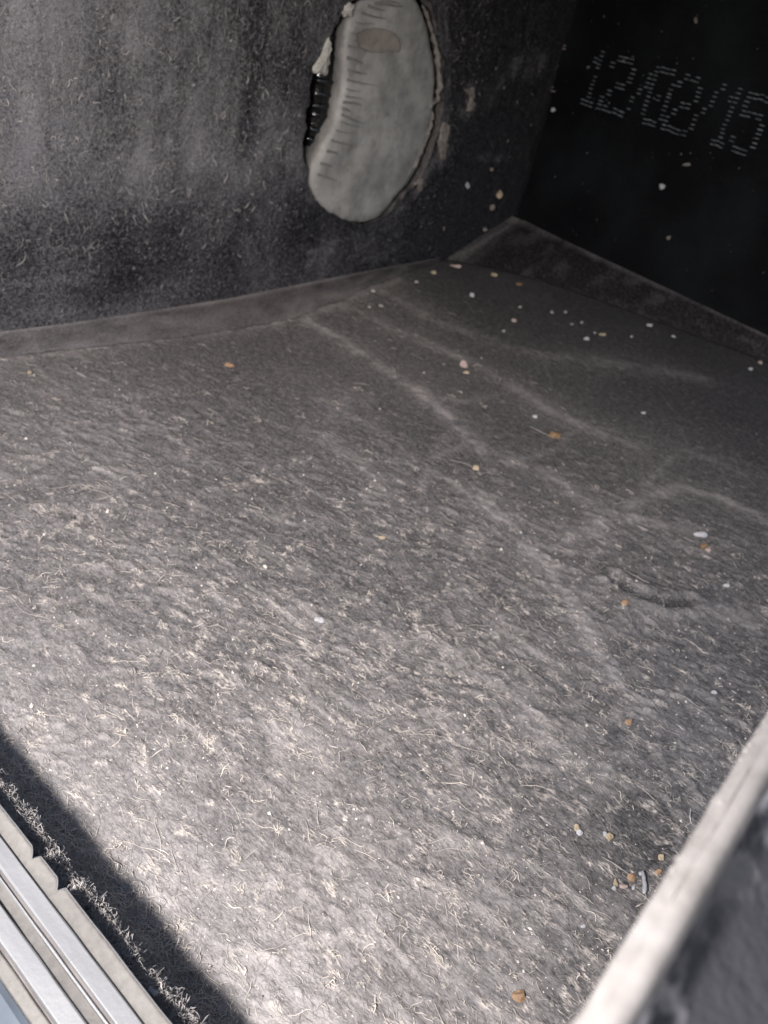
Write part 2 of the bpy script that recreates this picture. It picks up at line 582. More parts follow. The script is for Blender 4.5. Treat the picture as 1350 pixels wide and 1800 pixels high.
# end wall (right in the photo) ----------------------------------------------------
ey = np.linspace(Y0 - 0.2, yA + 0.02, 150)
ez = np.linspace(-0.02, 1.5, 110)
EY, EZ = np.meshgrid(ey, ez, indexing='ij')
EH = 0.004 * fbm(EY * 3, EZ * 3, 3, 30.0) + 0.0015 * fbm(EY * 25, EZ * 25, 3, 31.0)
ED = np.clip(0.02 + 0.05 * fbm(EY * 5, EZ * 4, 4, 32.0) + 0.04 * sstep(1.5, 0.6, EY) * sstep(0.4, 0.9, EZ), 0, 1)
endw = mesh_np("end_wall", np.stack([xB - EH, EY, EZ], -1).reshape(-1, 3), grid_faces(150, 110)[:, ::-1], M_end, box,
               attrs={"dust": ED.ravel()})
# vertical seam bead in the corner of the two walls
sv, sf = [], []
for k, z in enumerate(np.linspace(0.1, 1.5, 30)):
    for q in range(7):
        t = q / 6 * math.pi / 2
        r = 0.014 + 0.002 * math.sin(k * 1.7)
        sv.append((xB - r + r * math.sin(t), yA - r + r * math.cos(t) , z))
for k in range(29):
    for q in range(6):
        sf.append((k * 7 + q, k * 7 + q + 1, (k + 1) * 7 + q + 1, (k + 1) * 7 + q))
mesh_py("corner_bead", sv, sf, M_shell, box, True)

# lid, front wall under the sill, near side, outer skins (what closes the box off) ---
def slab(name, lo, hi, mat, parent, bev=0.004):
    bm = bmesh.new()
    bmesh.ops.create_cube(bm, size=1)
    for v in bm.verts:
        for k in range(3):
            v.co[k] = (lo[k] + (v.co[k] + 0.5) * (hi[k] - lo[k])) * S
    bmesh.ops.bevel(bm, geom=bm.edges[:], offset=bev * S, segments=2, affect='EDGES')
    me = bpy.data.meshes.new(name)
    bm.to_mesh(me)
    bm.free()
    me.materials.append(mat)
    return link(bpy.data.objects.new(name, me), parent)


slab("unseen_lid", (0.95, Y0 - 0.25, 1.50), (3.45, 2.3, 1.56), M_shell, box)  # unseen lid, added to keep sky light off the far floor
slab("front_wall", (0.10, 0.0, -0.08), (0.165, 2.0, 0.15), M_shell, box)
slab("floor_tray", (0.10, Y0 - 0.2, -0.13), (3.42, 1.99, -0.06), M_shell, box)
slab("end_skin", (3.36, Y0 - 0.25, -0.05), (3.42, 2.3, 1.495), M_shell, box)
slab("back_skin", (0.12, 2.24, -0.05), (3.355, 2.30, 1.495), M_shell, box)
slab("front_jamb", (0.10, 1.90, -0.05), (0.165, 2.235, 1.495), M_shell, box)

# strips along the foot of both walls -------------------------------------------------
def strip(name, lower, upper, mat, parent, n=160, mrows=14, bulge=0.0, d0=0.3, d1=0.1, edge=0.5, seed=0.0):
    lower = np.array(lower, float)
    upper = np.array(upper, float)
    tl = np.linspace(0, 1, len(lower))
    tu = np.linspace(0, 1, len(upper))
    t = np.linspace(0, 1, n)
    Lp = np.stack([np.interp(t, tl, lower[:, k]) for k in range(3)], -1)
    Up = np.stack([np.interp(t, tu, upper[:, k]) for k in range(3)], -1)
    s = np.linspace(0, 1, mrows)
    P = Lp[:, None] * (1 - s)[None, :, None] + Up[:, None] * s[None, :, None]
    P[..., 2] += bulge * np.sin(s * math.pi)[None]
    nz = fbm(t[:, None] * 30 + seed, s[None] * 3 + seed, 4, seed)
    P[..., 2] += 0.004 * nz * np.sin(s * math.pi)[None]
    P[..., 1] -= (0.016 * fbm(t * 40 + seed, t * 0 + 1.5, 4, seed))[:, None] * (1 - s)[None]
    D = d0 * (1 - s)[None] + d1 * s[None] + 0.22 * nz + edge * np.exp(-((s[None] - 0.97) / 0.05) ** 2)
    tm = t[:, None] * np.ones_like(s)[None]
    return P, np.clip(D, 0, 1), tm


low = [hit(u, v, 2, 0.004) for u, v in [(-330, 655), (-150, 640), (0, 625), (140, 612), (280, 595), (420, 577), (520, 560), (600, 527), (690, 489), (770, 461)]]
upp = [hit(u, v, 1, yA - 0.004) for u, v in [(-330, 615), (-150, 598), (0, 583), (130, 567), (260, 547), (400, 525), (500, 505), (590, 487), (690, 468), (775, 453)]]
low = [np.array((p[0], min(p[1], yA - 0.005), 0.004)) for p in low]
P, D, tm = strip("side_strip", low, upp, M_strip, box, d0=0.46, d1=0.34, edge=0.45, seed=2.0)
D = np.clip(D - 0.22 * sstep(0.72, 0.95, tm), 0, 1)
mesh_np("side_strip", P.reshape(-1, 3), grid_faces(160, 14), M_strip, box, attrs={"dust": D.ravel()})
low = [(2.84, yA - 0.002, 0.0), (2.93, 1.76, 0.0), (3.03, 1.63, 0.0), (3.09, 1.53, 0.0), (3.15, 1.30, 0.0), (3.20, 1.08, 0.0),
       (3.25, 0.82, 0.0), (3.296, 0.588, 0.0), (3.30, 0.3, 0.0), (3.305, 0.0, 0.0), (3.305, -0.4, 0.0)]
low = [(a, b, c + 0.008) for a, b, c in low]
upp = [(3.290, yA - 0.001, 0.152), (3.312, 1.80, 0.148), (3.312, 1.63, 0.138), (3.312, 1.50, 0.131), (3.312, 1.28, 0.122), (3.312, 1.06, 0.113),
       (3.312, 0.82, 0.102), (3.312, 0.60, 0.092), (3.312, 0.3, 0.08), (3.312, 0.0, 0.07), (3.312, -0.4, 0.06)]
P, D, tm = strip("end_strip", low, upp, M_strip, box, d0=0.0, d1=0.0, edge=0.34, seed=5.0, bulge=0.004)
D = np.clip(D + 0.20 * (1 - sstep(0.0, 0.13, tm)), 0, 1)
mesh_np("end_strip", P.reshape(-1, 3), grid_faces(160, 14)[:, ::-1], M_strip, box, attrs={"dust": D.ravel()})

# printed date on the end wall: rows of short double dashes, 5 x 7 dot matrix -----------
FONT = {'1': ["00100", "01100", "00100", "00100", "00100", "00100", "01110"],
        '2': ["01110", "10001", "00001", "00110", "01000", "10000", "11111"],
        '0': ["01110", "10001", "10001", "10101", "10001", "10001", "01110"],
        '/': ["00001", "00010", "00010", "00100", "01000", "01000", "10000"],
        '5': ["11111", "10000", "11110", "00001", "00001", "10001", "01110"]}
chars = [('1', 1.722, 0.074), ('2', 1.628, 0.095), ('/', 1.522, 0.080), ('0', 1.440, 0.080), ('2', 1.338, 0.085),
         ('/', 1.252, 0.080), ('1', 1.150, 0.074), ('5', 1.070, 0.085)]
Z0, Z1 = 0.664, 0.843
for ch, y0, wd in chars:
    V, F = [], []
    for r, row in enumerate(FONT[ch]):
        for c, bit in enumerate(row):
            if bit == '0':
                continue
            yc = y0 - wd * c / 4.0 + rng2.normal(0, 0.0015)
            zc = Z1 - (Z1 - Z0) * r / 6.0 + rng2.normal(0, 0.0012)
            for dz in (0.0074, -0.0074):
                hl = wd / 4 * rng2.uniform(0.44, 0.56)
                hh = rng2.uniform(0.0009, 0.0015)
                if rng2.random() < 0.02:
                    continue
                k = len(V)
                zz = zc + dz
                pts = [(yc + hl, zz - hh * .5), (yc + hl * .7, zz - hh), (yc - hl * .7, zz - hh), (yc - hl, zz),
                       (yc - hl * .7, zz + hh), (yc + hl * .7, zz + hh)]
                for yy, z2 in pts:
                    V.append((xB - 0.0085, yy, z2))
                F.append(tuple(range(k, k + 6)))
    mesh_py("printed_digit" if ch != '/' else "printed_slash", V, F, M_print, endw)
# faint worn marks, half rubbed off, left of the date and low on the side wall
V, F = [], []
for (u, v, ln) in [(985, 72, 8), (988, 80, 8), (988, 86, 7), (964, 152, 10), (968, 160, 9), (976, 116, 6)]:
    p = hit(u, v, 0, xB - 0.009)
    hl = ln / 1400 * depth(p)
    k = len(V)
    V += [(p[0], p[1] + hl, p[2]), (p[0], p[1] - hl, p[2]), (p[0], p[1] - hl, p[2] + .004), (p[0], p[1] + hl, p[2] + .004)]
    F.append((k, k + 1, k + 2, k + 3))
mesh_py("worn_print", V, F, M_mud, endw)

# ------------------------------------------------------------------ the grey pipe plug in the hole
Mp = Mat("grey_pvc", 0.75, 0.3)
n0 = Mp.noise(70, 5, 0.65)
n1 = Mp.noise(300, 5, 0.65)
n2 = Mp.noise(130, 3, 0.5)
base = Mp.mix(Mp.ramp(n0, [(0.36, 0.0), (0.60, 1.0)]), (0.185, 0.180, 0.171), (0.31, 0.30, 0.285))
base = Mp.mix(Mp.math('MULTIPLY', Mp.ramp(n1, [(0.50, 0.0), (0.66, 1.0)]), 0.45), base, (0.135, 0.129, 0.12))
base = Mp.mix(Mp.math('MULTIPLY', Mp.ramp(n2, [(0.60, 0.0), (0.70, 1.0)]), 0.5), base, (0.38, 0.37, 0.355))
Mp.color(base)
Mp.bump(Mp.math('ADD', n0, Mp.math('MULTIPLY', n1, 0.35)), 0.6, 0.0008)
M_pvc = Mp.m
M_stain = plain("brown_stain", (0.105, 0.080, 0.064), 0.85, 0.25, 260, 0.2, 0.4)

plug = thing("pipe_plug", "grey ribbed pipe end filling the round hole in the left wall", "pipe")
PC = np.array((2.272, 0.565))
plug_px = [(632, 5), (608, 40), (606, 90), (605, 150), (592, 215), (566, 262), (544, 296), (545, 332), (570, 367), (610, 388), (662, 388), (690, 350),
           (724, 312), (748, 250), (761, 170), (759, 100), (746, 40), (738, 0)]
pp = np.array([hit(u, v, 1, yA)[[0, 2]] for u, v in plug_px] + [(2.27, 0.91)])
pang = np.arctan2(pp[:, 1] - PC[1], pp[:, 0] - PC[0])
prad = np.hypot(pp[:, 0] - PC[0], pp[:, 1] - PC[1])
po = np.argsort(pang)
NB = 160
pa = np.linspace(0, 2 * math.pi, NB, endpoint=False)


def face_r(a):
    a = (np.asarray(a) + math.pi) % (2 * math.pi) - math.pi
    g = [np.interp(a + d, np.r_[pang[po] - 2 * math.pi, pang[po], pang[po] + 2 * math.pi], np.tile(prad[po], 3)) for d in (-0.12, 0.0, 0.12)]
    return (g[0] + 2 * g[1] + g[2]) / 4 + 0.007 * fbm(np.cos(a) * 9 + 30, np.sin(a) * 9 + 7, 3, 2.2)


rows = []
profile = [(0.74, 0.34), (0.80, 0.12), (0.93, 0.05), (1.0, 0.012), (0.993, 0.002), (0.97, -0.006), (0.90, -0.0095), (0.7, -0.011), (0.5, -0.012), (0.3, -0.012), (0.12, -0.012), (0.01, -0.012)]
V = []
for k, (f, dy) in enumerate(profile):
    r = face_r(pa) * f
    x = PC[0] + r * np.cos(pa)
    z = PC[1] + r * np.sin(pa)
    dyn = 0.010 * fbm(x * 7, z * 7, 3, 14.0) * min(1.0, 8 * (1 - f)) if dy < 0.03 else 0 * x
    V.append(np.stack([x, yA + dy - dyn, z], -1))
V = np.concatenate(V)
F = []
for k in range(len(profile) - 1):
    for q in range(NB):
        F.append((k * NB + q, k * NB + (q + 1) % NB, (k + 1) * NB + (q + 1) % NB, (k + 1) * NB + q))
mesh_np("pipe_body", V, np.array(F)[:, ::-1], M_pvc, plug)
M_gdirt = plain("groove_grime", (0.145, 0.14, 0.132), 0.9, 0.2, 400, 0.2, 0.3)


def face_y(x, z):
    return yA - 0.0125 - 0.010 * fbm(np.atleast_1d(x) * 7, np.atleast_1d(z) * 7, 3, 14.0)[0]


# short parallel grooves scored across the left side of the face
for q in range(21):
    a = 1.95 + 1.75 * q / 20
    r0 = float(face_r(a)) * 0.955
    p0 = PC + r0 * np.array((math.cos(a), math.sin(a)))
    ln = 0.085 + 0.030 * math.sin(q * 2.3) + 0.02 * math.sin(q * 0.9)
    dirv = np.array((1.0, -0.10 + 0.05 * math.sin(q * 1.7) - 0.012 * (q - 10)))
    dirv = dirv / np.linalg.norm(dirv)
    nrm = np.array((-dirv[1], dirv[0]))
    V, F = [], []
    for k, t in enumerate((0.0, 0.25, 0.5, 0.75, 1.0)):
        c = p0 + dirv * ln * t + nrm * 0.002 * math.sin(q + 4 * t)
        wd = 0.0055 * (1 - 0.75 * t) * (0.7 + 0.3 * math.sin(q * 1.1))
        for s_ in (-1, 1):
            e = c + nrm * wd * s_
            V.append((e[0], face_y(e[0], e[1]) - 0.0015 + 0.005 * max(0, 0.15 - t) / 0.15, e[1]))
    for k in range(4):
        F.append((2 * k, 2 * k + 1, 2 * k + 3, 2 * k + 2))
    mesh_py("groove", V, F, M_gdirt, plug, True)
# dried brown ring and smudge on the face
ring = [hit(u, v, 1, yA - 0.02) for u, v in [(630, 60), (645, 52), (665, 50), (685, 53), (697, 60), (704, 70), (707, 82), (704, 93), (690, 91), (670, 94), (650, 92), (635, 84), (628, 72)]]
ring = np.array(ring)
V, F = [], []
n = 80
tt = np.linspace(0, len(ring), n, endpoint=False)
rr_ = np.stack([np.interp(tt, np.arange(len(ring) + 1), np.r_[ring[:, k], ring[:1, k]]) for k in range(3)], -1)
cc = rr_.mean(0)
for k in range(n):
    for f in (1.0, 0.965):
        p = cc + (rr_[k] - cc) * (f + 0.03 * math.sin(k * 1.3))
        V.append((p[0], face_y(p[0], p[2]) - 0.002, p[2]))
for k in range(n):
    F.append((2 * k, 2 * ((k + 1) % n), 2 * ((k + 1) % n) + 1, 2 * k + 1))
mesh_py("dried_ring", V, F, M_stain, plug)
V = [(cc[0], face_y(cc[0], cc[2]) - 0.0012, cc[2])]
for f in (0.5, 0.97):
    for k in range(n):
        p = cc + (rr_[k] - cc) * f
        V.append((p[0], face_y(p[0], p[2]) - 0.0012, p[2]))
F = [(0, 1 + k, 1 + (k + 1) % n) for k in range(n)] + [(1 + k, 1 + n + k, 1 + n + (k + 1) % n, 1 + (k + 1) % n) for k in range(n)]
M_film = plain("brown_film", (0.235, 0.207, 0.183), 0.85, 0.25, 160, 0.2, 0.3)
mesh_py("dried_film", V, F, M_film, plug)

crust = [hit(u, v, 1, yA - 0.004) for u, v in [(741, 5), (750, 30), (760, 60), (767, 90), (771, 120), (773, 150), (770, 172), (757, 182), (760, 200), (756, 222), (748, 245), (738, 268), (726, 292), (712, 312), (698, 330)]]
CT = np.linspace(0, len(crust) - 1, 60)
crust = np.array(crust)
crust = np.stack([np.interp(CT, np.arange(len(crust)), crust[:, k]) for k in range(3)], -1)
crust += rng2.normal(0, 0.0025, crust.shape)
CV, CF = [], []
for k, p in enumerate(crust):
    r = 0.009 * (0.5 + rng2.random()) * math.sin(math.pi * min(1, max(0.05, k / 59)) ) ** 0.3
    for q in range(7):
        t = 2 * math.pi * q / 7
        CV.append((p[0] + r * math.cos(t), p[1] + 1.2 * r * math.sin(t), p[2] + 0.3 * r * math.cos(t)))
for k in range(59):
    for q in range(7):
        CF.append((k * 7 + q, k * 7 + (q + 1) % 7, (k + 1) * 7 + (q + 1) % 7, (k + 1) * 7 + q))
M_crust = plain("rim_crust", (0.17, 0.152, 0.14), 0.9, 0.3, 500, 0.1, 0.6)
mesh_py("rim_crust", CV, CF, M_crust, plug, True)

# dark socket behind the hole, so that the gap beside the plug looks into a real tube
socket = []
for k, (r, dy) in enumerate([(0.44, 0.071), (0.45, 0.12), (0.44, 0.36), (0.2, 0.365), (0.001, 0.366)]):
    for q in range(48):
        a = 2 * math.pi * q / 48
        socket.append((HC[0] + r * math.cos(a), yA + dy, HC[1] + 1.05 * r * math.sin(a)))
F = []
for k in range(4):
    for q in range(48):
        F.append((k * 48 + q, k * 48 + (q + 1) % 48, (k + 1) * 48 + (q + 1) % 48, (k + 1) * 48 + q))
mesh_py("socket", socket, F, M_gloss, side, True)

# glossy black hose seen in the crescent gap
def tube(name, pts, radii, mat, parent=None, nseg=12):
    pts = np.array(pts, float)
    V, F = [], []
    for k, p in enumerate(pts):
        d = pts[min(k + 1, len(pts) - 1)] - pts[max(k - 1, 0)]
        d /= np.linalg.norm(d)
        a = np.cross(d, (0.13, 0.9, 0.4))
        a /= np.linalg.norm(a)
        b = np.cross(d, a)
        for q in range(nseg):
            t = 2 * math.pi * q / nseg
            V.append(p + radii[k] * (math.cos(t) * a + math.sin(t) * b))
    for k in range(len(pts) - 1):
        for q in range(nseg):
            F.append((k * nseg + q, k * nseg + (q + 1) % nseg, (k + 1) * nseg + (q + 1) % nseg, (k + 1) * nseg + q))
    F.append(tuple(range(nseg))[::-1])
    F.append(tuple((len(pts) - 1) * nseg + q for q in range(nseg)))
    return mesh_py(name, V, F, mat, parent, True)


hs = [hit(u, v, 1, yA + 0.10) for u, v in [(574, 60), (568, 95), (562, 125), (558, 150), (555, 175), (553, 200), (548, 225), (540, 255)]]
hose = thing("black_hose", "glossy black ribbed hose in the gap beside the grey pipe end", "hose")
tube("hose_body", hs, [0.045] * 8, M_gloss, hose, 14)
for k in range(9):
    f = min(6.6, k / 8 * 6.6 + 0.18 * math.sin(k * 3.1) + 0.1)
    f = max(0.0, f)
    q = int(f)
    c = hs[q] * (1 - (f - q)) + hs[q + 1] * (f - q)
    d = hs[q + 1] - hs[q]
    d = d / np.linalg.norm(d)
    tube("ridge", [c - d * 0.012, c - d * 0.005, c + d * 0.005, c + d * 0.012], [0.044, 0.049 + 0.005 * math.sin(k * 2.6), 0.050 + 0.005 * math.sin(k * 1.9), 0.044], M_gloss, hose, 14)

# torn pale flake on the left edge of the hole
def flake(name, px, ax, val, thick, mat, parent=None, jit=0.0018):
    P = np.array([hit(u, v, ax, val) for u, v in px])
    t = np.linspace(0, len(P), len(P) * 4, endpoint=False)
    P = np.stack([np.interp(t, np.arange(len(P) + 1), np.r_[P[:, k], P[:1, k]]) for k in range(3)], -1)
    P += rng2.normal(0, jit, P.shape) * (np.arange(3) != ax)
    c = P.mean(0)
    n = len(P)
    nrm = np.zeros(3)
    nrm[ax] = -1 if ax == 1 else 1
    V, F = [], []
    for p in P:
        V.append(p)
    for p in P:
        V.append(c + (p - c) * rng2.uniform(0.78, 0.93) + nrm * thick * (0.8 + rng2.normal(0, 0.12)))
    V.append(c + nrm * thick * 1.3)
    for k in range(n):
        q = (k + 1) % n
        F.append((k, q, n + q, n + k))
        F.append((n + k, n + q, 2 * n))
    return mesh_py(name, V, F, mat, parent)


tag(flake("torn_flake", [(577, 66), (580, 78), (578, 96), (575, 118), (573, 134), (563, 131), (550, 127), (548, 119), (558, 106), (566, 90), (571, 74)], 1, yA - 0.006, 0.012, M_flake),
    "pale torn flake curling at the left edge of the round hole", "flake")
tag(flake("torn_flake", [(606, 10), (614, 4), (622, 8), (618, 17), (617, 26), (603, 29), (601, 22)], 1, yA - 0.006, 0.012, M_flake),
    "small pale flake at the top left of the round hole, cut by the frame", "flake")
# dried mud smears right of the hole, stuck on the wall
for px in ([(776, 216), (786, 214), (790, 226), (787, 242), (786, 256), (781, 266), (781, 282), (774, 280), (771, 262), (769, 248), (773, 232)],
           [(824, 156), (832, 153), (833, 164), (830, 176), (834, 184), (826, 197), (819, 195), (823, 180), (826, 168), (814, 156)],
           [(733, 318), (742, 312), (744, 322), (740, 336), (732, 333), (735, 325), (722, 322)]):
    tag(flake("mud_smear", px, 1, yA - 0.004, 0.010, M_mud), "", "smear")
for o_, l_ in zip([o for o in col.objects if o.name.startswith("mud_smear")],
                  ("long dried mud smear just right of the round hole", "small hooked dried mud smear furthest right of the round hole",
                   "dried mud fleck at the lower right edge of the round hole")):
    o_["label"] = l_

# ------------------------------------------------------------------ aluminium sill in the near left corner
Ma = Mat("aluminium", 0.45, 0.5)
n0 = Ma.noise(220, 5, 0.65, Ma.mapped((1, 0.12, 1)))
n1 = Ma.noise(1500, 3, 0.6)
Ma.color(Ma.mix(Ma.ramp(n0, [(0.3, 0.0), (0.7, 1.0)]), (0.125, 0.127, 0.131), (0.195, 0.197, 0.200)))
Ma.b.inputs["Metallic"].default_value = 0.15
Ma.bump(n1, 0.25, 0.0002)
M_alu = Ma.m
Mt = Mat("dusty_aluminium", 0.8, 0.3)
n0 = Mt.noise(80, 5, 0.6, Mt.mapped((1, 0.25, 1)))
n1 = Mt.noise(1200, 4, 0.6)
f = Mt.math('ADD', Mt.math('MULTIPLY', n0, 0.7), Mt.math('MULTIPLY', n1, 0.3))
Mt.color(Mt.mix(Mt.ramp(f, [(0.35, 0.0), (0.65, 1.0)]), (0.080, 0.076, 0.071), (0.160, 0.151, 0.140)))
Mt.bump(n1, 0.4, 0.0003)
M_taupe = Mt.m
M_blue = plain("sky_tinted_channel", (0.07, 0.085, 0.105), 0.6, 0.25, 120, 0.4, 0.2)  # the sky's blue reflection is put into this colour
M_groove = plain("groove_dirt", (0.12, 0.11, 0.105), 0.9, 0.3, 300, 0.2, 0.3)

sill = thing("metal_sill", "pale grooved aluminium sill with a dusty lip across the lower left corner", "sill")
YS = np.linspace(-0.05, 1.3, 300)


def rail(name, prof, mat, wav=0.0006, seed=0.0, parent=sill):
    prof = np.array(prof, float)
    n = len(prof)
    V = np.zeros((len(YS), n, 3))
    for k in range(n):
        wv = wav * fbm(YS * 9 + seed, np.full_like(YS, k * 0.7 + seed), 3, seed)
        V[:, k, 0] = prof[k, 0] + wv
        V[:, k, 1] = YS
        V[:, k, 2] = prof[k, 1] + wv
    return mesh_np(name, V.reshape(-1, 3), grid_faces(len(YS), n)[:, ::-1], mat, parent, smooth=False)


# each rail is one extruded run of the profile, seen from the inside outwards: (x, z)
rail("top_rail", [(0.1990, 0.170), (0.1990, 0.199), (0.1975, 0.2005), (0.1835, 0.2005), (0.1820, 0.1995), (0.1816, 0.1955)], M_alu)
rail("groove", [(0.1817, 0.1962), (0.1798, 0.1952), (0.1785, 0.1975)], M_groove)
rail("inner_bead", [(0.1784, 0.196), (0.1783, 0.1985), (0.1775, 0.1995), (0.1762, 0.1990), (0.1758, 0.1965)], M_alu)
rail("dusty_ledge", [(0.1757, 0.1968), (0.1740, 0.1945), (0.1675, 0.1945), (0.1660, 0.1975)], M_taupe)
rail("outer_rail", [(0.1658, 0.1950), (0.1650, 0.1990), (0.1635, 0.2003), (0.1490, 0.2003), (0.1475, 0.1992), (0.1470, 0.192)], M_alu)
rail("outer_groove", [(0.1469, 0.193), (0.1452, 0.1915), (0.1440, 0.194)], M_groove)
rail("step", [(0.1439, 0.186), (0.1436, 0.1955), (0.1425, 0.1962), (0.1340, 0.1940), (0.1330, 0.188)], M_taupe)
rail("channel", [(0.1329, 0.1885), (0.1300, 0.172), (0.112, 0.170), (0.104, 0.174), (0.100, 0.196), (0.09, 0.198), (0.085, 0.12)], M_blue)
# sloping dusty lip with two torn V notches
notches = [(0.449, 0.022, 0.0078), (0.404, 0.020, 0.0078)]
yy = np.unique(np.r_[np.linspace(-0.05, 1.3, 220), np.linspace(0.38, 0.49, 260)])
V = []
edge_x = np.full_like(yy, 0.2160)
for yc, wdt, dp in notches:
    d = yy - yc
    tri = np.where(d < 0, np.clip(1 + d / (wdt * 0.16), 0, 1), np.clip(1 - d / (wdt * 0.65), 0, 1))
    edge_x = edge_x - dp * tri ** 1.5
edge_x = edge_x + 0.0007 * fbm(yy * 14, yy * 0 + 2.0, 3, 3.0)
rowsn = 7
for k in range(rowsn):
    s_ = k / (rowsn - 2) if k < rowsn - 1 else 1.0
    xk = 0.1992 + (edge_x - 0.1992) * s_
    zk = 0.1935 + 0.0065 * s_ + 0.0010 * np.sin(s_ * 3.0)
    if k == rowsn - 1:
        xk = edge_x - 0.0012
        zk = np.full_like(yy, 0.186)
    V.append(np.stack([xk, yy, np.broadcast_to(zk, yy.shape)], -1))
V = np.stack(V, 1)
mesh_np("lip", V.reshape(-1, 3), grid_faces(len(yy), rowsn), M_taupe, sill)
# dark brush seal under the lip; its pile is added with the other fibres
V = np.zeros((len(YS), 5, 3))
for k, (px_, pz_) in enumerate([(0.196, 0.176), (0.222, 0.163), (0.237, 0.148), (0.240, 0.138), (0.232, 0.10)]):
    V[:, k, 0] = px_ + 0.002 * fbm(YS * 40, YS * 0 + k, 3, 40.0)
    V[:, k, 1] = YS
    V[:, k, 2] = pz_ + 0.0015 * fbm(YS * 60, YS * 0 + k, 3, 41.0)
mesh_np("brush_seal", V.reshape(-1, 3), grid_faces(len(YS), 5)[:, ::-1], M_shell, sill)
# bright worn edge of the lip
V = np.stack([np.stack([edge_x - 0.0006, yy, np.full_like(yy, 0.2006)], -1), np.stack([edge_x + 0.0006, yy, np.full_like(yy, 0.2006)], -1),
              np.stack([edge_x + 0.0006, yy, np.full_like(yy, 0.1990)], -1)], 1)
mesh_np("worn_edge", V.reshape(-1, 3), grid_faces(len(yy), 3)[:, ::-1], M_alu, sill)
# sill body below the rails, down to the front wall
slab("sill_body", (0.088, -0.05, 0.150), (0.197, 1.3, 0.168), M_groove, sill, 0.001)

# ------------------------------------------------------------------ cut panel in the near right corner (out of focus)
Mc = Mat("speckled_black_plastic", 0.8, 0.25)
n0 = Mc.noise(230, 4, 0.6, Mc.mapped((0.6, 1, 1)))
n1 = Mc.noise(900, 4, 0.6)
n2 = Mc.noise(70, 3, 0.5)
f = Mc.math('MULTIPLY', Mc.ramp(n0, [(0.50, 0.0), (0.60, 1.0)]), Mc.ramp(n2, [(0.44, 0.12), (0.60, 1.0)]))
Mc.color(Mc.mix(f, (0.030, 0.030, 0.034), (0.52, 0.505, 0.50)))
Mc.bump(n1, 0.5, 0.0004)
M_speck = Mc.m
Mr = Mat("dusty_cut_rim", 0.9, 0.2)
n0 = Mr.noise(220, 5, 0.7)
Mr.color(Mr.mix(Mr.ramp(n0, [(0.3, 0.0), (0.7, 1.0)]), (0.115, 0.107, 0.099), (0.225, 0.212, 0.201)))
M_rim = Mr.m
panel = thing("cut_panel", "blurred black speckled panel with a pale dusty cut edge in the lower right corner", "panel")
PX = np.linspace(0.06, 1.0, 420)


def run(name, prof, mat, rough, seed, flip=False):
    prof = np.array(prof, float)
    n = len(prof)
    V = np.zeros((len(PX), n, 3))
    for k in range(n):
        nz = rough * fbm(PX * 55 + seed, np.full_like(PX, k * 1.3 + seed), 4, seed)
        V[:, k, 0] = PX
        V[:, k, 1] = prof[k, 0] + nz
        V[:, k, 2] = prof[k, 1] + 0.6 * nz
    f_ = grid_faces(len(PX), n)
    return mesh_np(name, V.reshape(-1, 3), f_[:, ::-1] if flip else f_, mat, panel)


run("cut_edge", [(-0.034, 0.660), (-0.018, 0.684), (-0.0125, 0.698), (-0.0135, 0.702), (-0.0165, 0.704), (-0.0195, 0.7045)], M_rim, 0.0010, 1.0, True)
run("top_bead", [(-0.0193, 0.7042), (-0.0210, 0.7068), (-0.0255, 0.7072), (-0.0295, 0.7045), (-0.0310, 0.698)], M_rim, 0.0004, 2.0, True)
run("outer_face", [(-0.0308, 0.699), (-0.034, 0.6945), (-0.045, 0.690), (-0.07, 0.684), (-0.12, 0.674), (-0.20, 0.655), (-0.32, 0.62)], M_speck, 0.0012, 3.0, True)
run("inner_face", [(-0.034, 0.661), (-0.060, 0.60), (-0.11, 0.30), (-0.13, 0.0)], M_speck, 0.001, 4.0)

